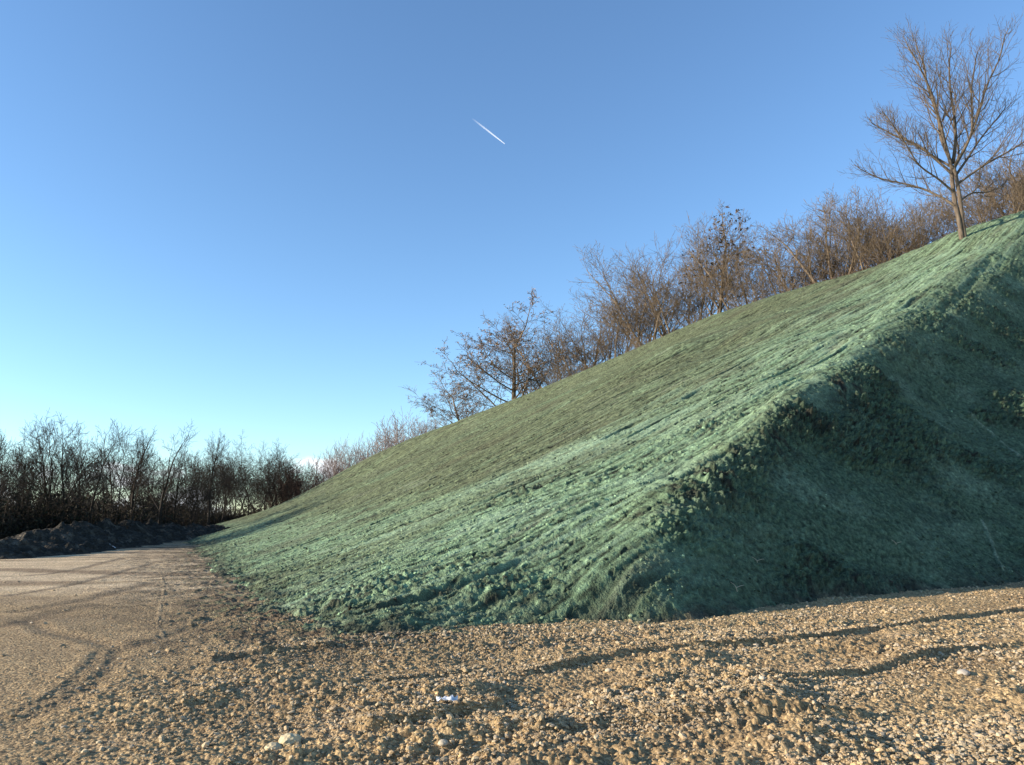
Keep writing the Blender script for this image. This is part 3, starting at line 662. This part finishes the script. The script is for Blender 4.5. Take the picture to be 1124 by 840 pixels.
# ------------------------------------------------------------------ the big ash on the heap
def hero():
    rnd = random.Random(77); d0, cz = 50.0, None
    u, v = ray(1057, 257); foot = (u * d0, d0, EYE + v * d0)
    hz = float(hill_sample(np.array([foot[0]]), np.array([foot[1]]))[0][0]); foot = (foot[0], foot[1], hz - .05)
    e = bpy.data.objects.new('ash_tree', None); COL.objects.link(e); e.location = foot
    e['label'] = 'tallest bare ash with forked trunk standing alone on top of the green slope'; e['category'] = 'tree'
    k = d0 / FPX                                    # metres per photograph pixel at its distance
    P = lambda X, Y, dy=0.: ((X - 1057) * k, dy, (257 - Y) * k * 1.02)
    def curve(pts, n=8): return [tuple(q) for q in smooth_line(pts, n)]
    tk = Twigs()
    def limb(pts, r0, r1, n=5, sides=8):
        q = curve(pts, n); m = len(q); rs = [(r0 if sides == 9 else r0 * 1.2) + (r1 - r0) * (i / (m - 1)) ** .8 for i in range(m)]; return q, rs
    trunks = [([P(1055.2, 262), P(1054, 235), P(1052.5, 215, .05), P(1052.5, 190, .1), P(1053, 172, .1)], .145, .10), ([P(1058.6, 262), P(1058, 235), P(1057, 210, -.1), P(1056, 188, -.1), P(1055, 170, 0)], .13, .10)]
    for pts, a, b in trunks:
        q, rs = limb(pts, a, b); tk.add(q, rs, 9)
    link('trunk', tk.mesh('trunk', M_ash), e)
    limbs = [ # photo points, depth at the tip, radii
     ([P(1051, 217), P(1040, 205, .3), P(1022, 190, .8), P(1000, 180, 1.2), P(980, 172, 1.5), P(962, 162, 1.6)], .085, .02),
     ([P(1051, 200), P(1030, 188, -.5), P(1005, 175, -1), P(985, 152, -1.6), P(966, 128, -2)], .07, .02),
     ([P(1052, 178), P(1040, 160, .3), P(1020, 138, .5), P(1000, 122, 1), P(978, 104, 1.4)], .09, .02),
     ([P(1053, 172), P(1046, 140, -.2), P(1040, 110, -.4), P(1032, 80, -.6), P(1018, 50, -.9), P(1008, 30, -1)], .11, .02),
     ([P(1053, 165), P(1048, 130, .4), P(1050, 100, .7), P(1046, 65, 1), P(1044, 24, 1.2), P(1040, 4, 1.3)], .10, .018),
     ([P(1055, 165), P(1062, 135, .1), P(1066, 105, .3), P(1068, 70, .6), P(1072, 34, .8), P(1077, 12, .9)], .11, .02),
     ([P(1056, 170), P(1072, 140, -.4), P(1083, 110, -.8), P(1092, 80, -1.2), P(1108, 48, -1.4), P(1116, 24, -1.5)], .10, .02),
     ([P(1058, 178), P(1078, 155, .5), P(1100, 128, 1), P(1122, 105, 1.5), P(1145, 80, 1.8)], .085, .02),
     ([P(1058, 190), P(1085, 172, -.6), P(1112, 158, -1.2), P(1140, 140, -1.7), P(1162, 118, -2)], .075, .02),
     ([P(1060, 210), P(1082, 196, .8), P(1108, 190, 1.4), P(1135, 176, 2.0)], .06, .018),
     ([P(1053, 170), P(1035, 140, 1.2), P(1022, 112, 2.4), P(1012, 80, 3.2)], .08, .018),
     ([P(1055, 170), P(1065, 140, -1.4), P(1058, 100, -2.6), P(1062, 62, -3.2)], .08, .018),
     ([P(1056, 172), P(1080, 138, 1.6), P(1090, 100, 2.8), P(1098, 66, 3.4)], .08, .018),
    ]
    sp = dict(levels=4, tp=.3, n=(6, 6, 5), t0=(.15, .15, .15), ang=(40, 42, 40), lr=(.5, .5, .52), up=(.10, .10, .10, .10), wob=(.08, .10, .12, .14), rr=.55, rmin=.0075, taper=.35)
    for pts, a, b in limbs:
        q, rs = limb(pts, a, b, 6); t1 = Twigs(); t1.add(q, rs, 7); lo = link('limb', t1.mesh('limb', M_ash), e)
        tw, tips = Twigs(), []; Ltot = sum(math.dist(q[i], q[i + 1]) for i in range(len(q) - 1)); acc = 0; phi = rnd.uniform(0, 6)
        nxt = .22 * Ltot
        for i in range(len(q) - 1):
            acc += math.dist(q[i], q[i + 1])
            while acc >= nxt:
                f = nxt / Ltot; dd = norm(tuple(q[i + 1][a_] - q[i][a_] for a_ in range(3))); phi += 2.4 + rnd.uniform(-.4, .4)
                ux = norm((dd[1] + .01, -dd[0], .02)); vy = (dd[1] * ux[2] - dd[2] * ux[1], dd[2] * ux[0] - dd[0] * ux[2], dd[0] * ux[1] - dd[1] * ux[0]); an = R(rnd.uniform(30, 50))
                cd = norm(tuple(dd[a_] * math.cos(an) + math.sin(an) * (ux[a_] * math.cos(phi) + vy[a_] * math.sin(phi)) + (.15 if a_ == 2 else 0) for a_ in range(3)))
                grow(tw, rnd, q[i], cd, Ltot * .38 * (1.1 - .55 * f) * rnd.uniform(.75, 1.2), rs[i] * .5, 1, dict(sp, n=(0, 6, 4), levels=4), tips)
                nxt += Ltot * .055
        grow(tw, rnd, q[-1], norm(tuple(q[-1][a_] - q[-3][a_] for a_ in range(3))), Ltot * .13, rs[-1], 1, dict(sp, n=(0, 5, 4), levels=4), tips)
        link('twigs', tw.mesh('twigs', M_ash), lo)
hero()
print('hero', time.time() - T0)

# ------------------------------------------------------------------ undergrowth
def thicket(name, pts, n, h, leafn, mat, lmat, label, seed, spread=3.0, size=.09):
    rnd = random.Random(seed); tw, tips = Twigs(), []
    for k in range(n):
        i = rnd.random() * (len(pts) - 1); a, b = pts[int(i)], pts[int(i) + 1]; f = i - int(i)
        x = a[0] + (b[0] - a[0]) * f + rnd.gauss(0, spread * .4); y = a[1] + (b[1] - a[1]) * f + rnd.gauss(0, spread); z = a[2] + (b[2] - a[2]) * f
        hh = h * rnd.uniform(.35, 1.1) * (.8 + .35 * math.sin(i * 5 + seed)); dx, dy = rnd.gauss(0, .5), rnd.gauss(0, .5)
        q = [(x, y, z - .2), (x + dx * .3, y + dy * .3, z + hh * .45), (x + dx * .7, y + dy * .7, z + hh * .8), (x + dx * 1.3, y + dy * 1.3, z + hh * rnd.uniform(.75, 1.1))]
        tw.add(q, [.018, .014, .01, .006], 3); tips += [(q[3], q[2]), (q[2], q[1]), (q[2], q[1])]
        for j in range(4):
            s = q[rnd.choice((1, 2))]; e_ = (s[0] + rnd.gauss(0, .4), s[1] + rnd.gauss(0, .4), s[2] + rnd.uniform(.1, .6)); m_ = tuple((s[i_] + e_[i_]) / 2 + rnd.gauss(0, .06) for i_ in range(3))
            tw.add([s, m_, e_], [.009, .007, .005], 3); tips.append((e_, s))
    o = link(name, tw.mesh(name, mat), label=label, cat='undergrowth', kind='stuff')
    link('leaves', leaf_mesh('leaves', tips, rnd, leafn, size, lmat), o)
thicket('undergrowth', [(-34, 35, 0), (-27, 38, 0), (-26, 42, 0), (-28, 50, 0), (-30, 60, 0), (-35, 75, 0), (-40, 95, 0), (-42, 112, 0)], 5600, 2.7, 70000, M_dark, M_leafd, 'dark bramble undergrowth behind the soil bank', 5, 2.6, .10)
thicket('undergrowth', [(-48, 52, 0), (-42, 62, 0), (-44, 80, 0), (-46, 100, 0), (-40, 122, 0)], 3600, 3.8, 42000, M_dark, M_leafd, 'dim scrub filling the gaps under the far left trees', 6, 3.5, .17)
cp = [(p[0] + 2.2, p[1] + 6, p[2] - 1.2) for p in (crest[4], crest[3], crest[2], crest[1], crest[0])] + [(44, 58, 19.5)]
thicket('undergrowth', cp, 1500, 2.6, 9000, M_red, M_leafb, 'reddish brown scrub behind the upper crest', 7, 1.8, .06)

# ------------------------------------------------------------------ litter and sticks
m_w, nt, b = new_mat('white_plastic', .5, .4); b.inputs['Base Color'].default_value = (.75, .76, .78, 1)
def scrap(X0, Y0, L, Wd, label, seed):
    g = gnd(X0, Y0); n = 9; r_ = np.random.default_rng(seed); xx, yy = np.meshgrid(np.linspace(-.5, .5, n), np.linspace(-.5, .5, n))
    edge_ = 1 + r_.uniform(-.25, .1, (n, n)); z = np.abs(r_.normal(0, .16, (n, n))) * Wd * 1.3 + .01
    zg = float(ground_sample(np.array([g[0]]), np.array([g[1]]))[0][0])
    me = mesh_grid('plastic_scrap', (xx * L * edge_).astype(F32), (yy * Wd * edge_).astype(F32), z.astype(F32), None, m_w)
    o = link('plastic_scrap', me, label=label, cat='litter', group='pieces of pale litter on the ground', loc=(g[0], g[1], zg + .02))
    md = o.modifiers.new('thick', 'SOLIDIFY'); md.thickness = .003
scrap(490, 788, .17, .08, 'crumpled white plastic scrap in a rut in the near gravel', 1)
scrap(112, 603, 1.1, .5, 'flat pale sheet lying at the foot of the dark soil bank', 2)
scrap(125, 601, .5, .3, 'white lump beside the pale sheet by the soil bank', 3)
M_stick = bark('stick_wood', (.3, .26, .18), (.45, .4, .28), 20)
def stick(pix, hgt, r0, label):
    x, y = hill_hit(*pix); z = float(hill_sample(np.array([x]), np.array([y]))[0][0]); t = Twigs()
    q = [(0, 0, -.04), (-.02, -.02, hgt * .4), (-.06, -.03, hgt * .75), (-.12, -.02, hgt)]; t.add(q, [r0, r0 * .8, r0 * .6, r0 * .3], 5)
    t.add([q[1], (.06, -.02, hgt * .6), (.13, 0, hgt * .66)], [r0 * .6, r0 * .45, r0 * .25], 4)
    o = link('stick', t.mesh('stick', M_stick), label=label, cat='stick', group='short sticks poking out of the heap', loc=(x, y, z))
stick((810, 662), .16, .012, 'forked pale stick standing near the foot of the shaded face')
stick((984, 598), .14, .012, 'small pale stick casting a shadow low on the right of the shaded face')
stick((832, 622), .12, .01, 'curled pale root in the middle of the lower shaded face')
# rocks that stand out in the near gravel
rk = [(318, 815, .08, 'broad crumbly yellow lump of gravel soil near the bottom left of centre'), (300, 822, .06, 'smaller yellow clod against the left of the broad crumbly lump'), (668, 741, .035, 'pale rock just below the long dark rut'),
      (1058, 744, .06, 'grey rock among the rough gravel at lower right'), (486, 826, .035, 'rounded pale stone near the bottom edge'), (838, 762, .03, 'small pale stone below the second rut')]
for i, (px, py, s, lb) in enumerate(rk):
    g = gnd(px, py); v, f = ico(3); v = v * (1 + .28 * fbm(v[:, 0] * 2 + i * 9, v[:, 1] * 2 + v[:, 2] * 3, 1, 3, 300 + i))[:, None]; v[:, 2] *= .62
    cc_ = np.tile(np.array(((.52, .42, .25), (.5, .4, .24), (.50, .41, .28), (.36, .31, .25), (.42, .35, .25), (.52, .44, .32))[i], F32), (len(v), 1))
    zg = float(ground_sample(np.array([g[0]]), np.array([g[1]]))[0][0])
    link('rock', raw_mesh('rock', v * s, f, M_stone, cc_, smooth=i > 1), label=lb, cat='rock', group='larger rocks in the near gravel', loc=(g[0], g[1], zg + s * .2))

# ------------------------------------------------------------------ contrail
def contrail():
    a = at(518, 130, 15500.); b_ = at(554, 158, 15000.); n, k = 24, 10; m, nt, b = new_mat('ice_cloud', 1, 0); b.inputs['Base Color'].default_value = (.95, .95, .95, 1)
    N = nt.nodes.new; Lk = nt.links.new; tc = N('ShaderNodeTexCoord'); sp = N('ShaderNodeSeparateXYZ'); Lk(tc.outputs['Generated'], sp.inputs[0])
    mr = N('ShaderNodeMapRange'); Lk(sp.outputs[0], mr.inputs[0]); mr.inputs[1].default_value = 0; mr.inputs[2].default_value = 1; mr.inputs[3].default_value = .0; mr.inputs[4].default_value = .28
    Lk(mr.outputs[0], b.inputs['Alpha'])
    P = [tuple(a[i] + (b_[i] - a[i]) * t for i in range(3)) for t in np.linspace(0, 1, n)]
    rs = [5 + 15 * math.sin(math.pi * min(1, .25 + .72 * i / (n - 1))) for i in range(n)]; t = Twigs(); t.add(P, rs, k)
    link('contrail', t.mesh('contrail', m), label='short white vapour trail high in the blue sky', cat='contrail')
contrail()

# ------------------------------------------------------------------ light and sky
SUN_EL, SUN_AZ = 15.0, -103.0      # azimuth from +Y, negative = left
world = bpy.data.worlds.new('World'); sc.world = world; world.use_nodes = True; nt = world.node_tree; N = nt.nodes.new; Lk = nt.links.new
bg = nt.nodes['Background']; sky = N('ShaderNodeTexSky'); sky.sky_type = 'NISHITA'; sky.sun_disc = False
sky.sun_elevation = R(SUN_EL); sky.sun_rotation = R(SUN_AZ); sky.altitude = 100; sky.air_density = 1.0; sky.dust_density = .1; sky.ozone_density = 1.5
geo = N('ShaderNodeTexCoord'); sep = N('ShaderNodeSeparateXYZ'); Lk(geo.outputs['Generated'], sep.inputs[0])
# little cumulus near the horizon
mp = N('ShaderNodeMapping'); mp.inputs['Scale'].default_value = (9, 9, 22); Lk(geo.outputs['Generated'], mp.inputs[0])
cn = N('ShaderNodeTexNoise'); cn.inputs['Scale'].default_value = 1.6; cn.inputs['Detail'].default_value = 6; Lk(mp.outputs[0], cn.inputs['Vector'])
lowz = N('ShaderNodeMapRange'); lowz.interpolation_type = 'SMOOTHSTEP'; Lk(sep.outputs[2], lowz.inputs[0]); lowz.inputs[1].default_value = .055; lowz.inputs[2].default_value = .135; lowz.inputs[3].default_value = .42; lowz.inputs[4].default_value = -.3
ad = N('ShaderNodeMath'); ad.operation = 'ADD'; Lk(cn.outputs[0], ad.inputs[0]); Lk(lowz.outputs[0], ad.inputs[1])
cf = N('ShaderNodeMapRange'); cf.interpolation_type = 'SMOOTHSTEP'; Lk(ad.outputs[0], cf.inputs[0]); cf.inputs[1].default_value = .90; cf.inputs[2].default_value = 1.04
tintn = N('ShaderNodeMix'); tintn.data_type = 'RGBA'; tintn.blend_type = 'MULTIPLY'; tintn.inputs[0].default_value = 1; Lk(sky.outputs[0], tintn.inputs[6]); tintn.inputs[7].default_value = (.82, 1.03, 1.24, 1)
cl_ = N('ShaderNodeMix'); cl_.data_type = 'RGBA'; Lk(cf.outputs[0], cl_.inputs[0]); Lk(tintn.outputs[2], cl_.inputs[6]); cl_.inputs[7].default_value = (5.3, 5.5, 5.8, 1)
Lk(cl_.outputs[2], bg.inputs[0]); bg.inputs[1].default_value = .121
sd_ = bpy.data.lights.new('sun', 'SUN'); sd_.energy = 5.0; sd_.angle = R(.53); sd_.color = (1, .89, .74)
so = bpy.data.objects.new('sun', sd_); COL.objects.link(so)
from mathutils import Vector
sv = Vector((math.sin(R(SUN_AZ)) * math.cos(R(SUN_EL)), math.cos(R(SUN_AZ)) * math.cos(R(SUN_EL)), math.sin(R(SUN_EL))))
so.rotation_euler = sv.to_track_quat('Z', 'Y').to_euler()
sc.view_settings.view_transform = 'Standard'; sc.view_settings.look = 'None'; sc.view_settings.gamma = 1
sc.view_settings.use_curve_mapping = False; sc.view_settings.exposure = .95
sc.cycles.transparent_max_bounces = 16
print('done', time.time() - T0)
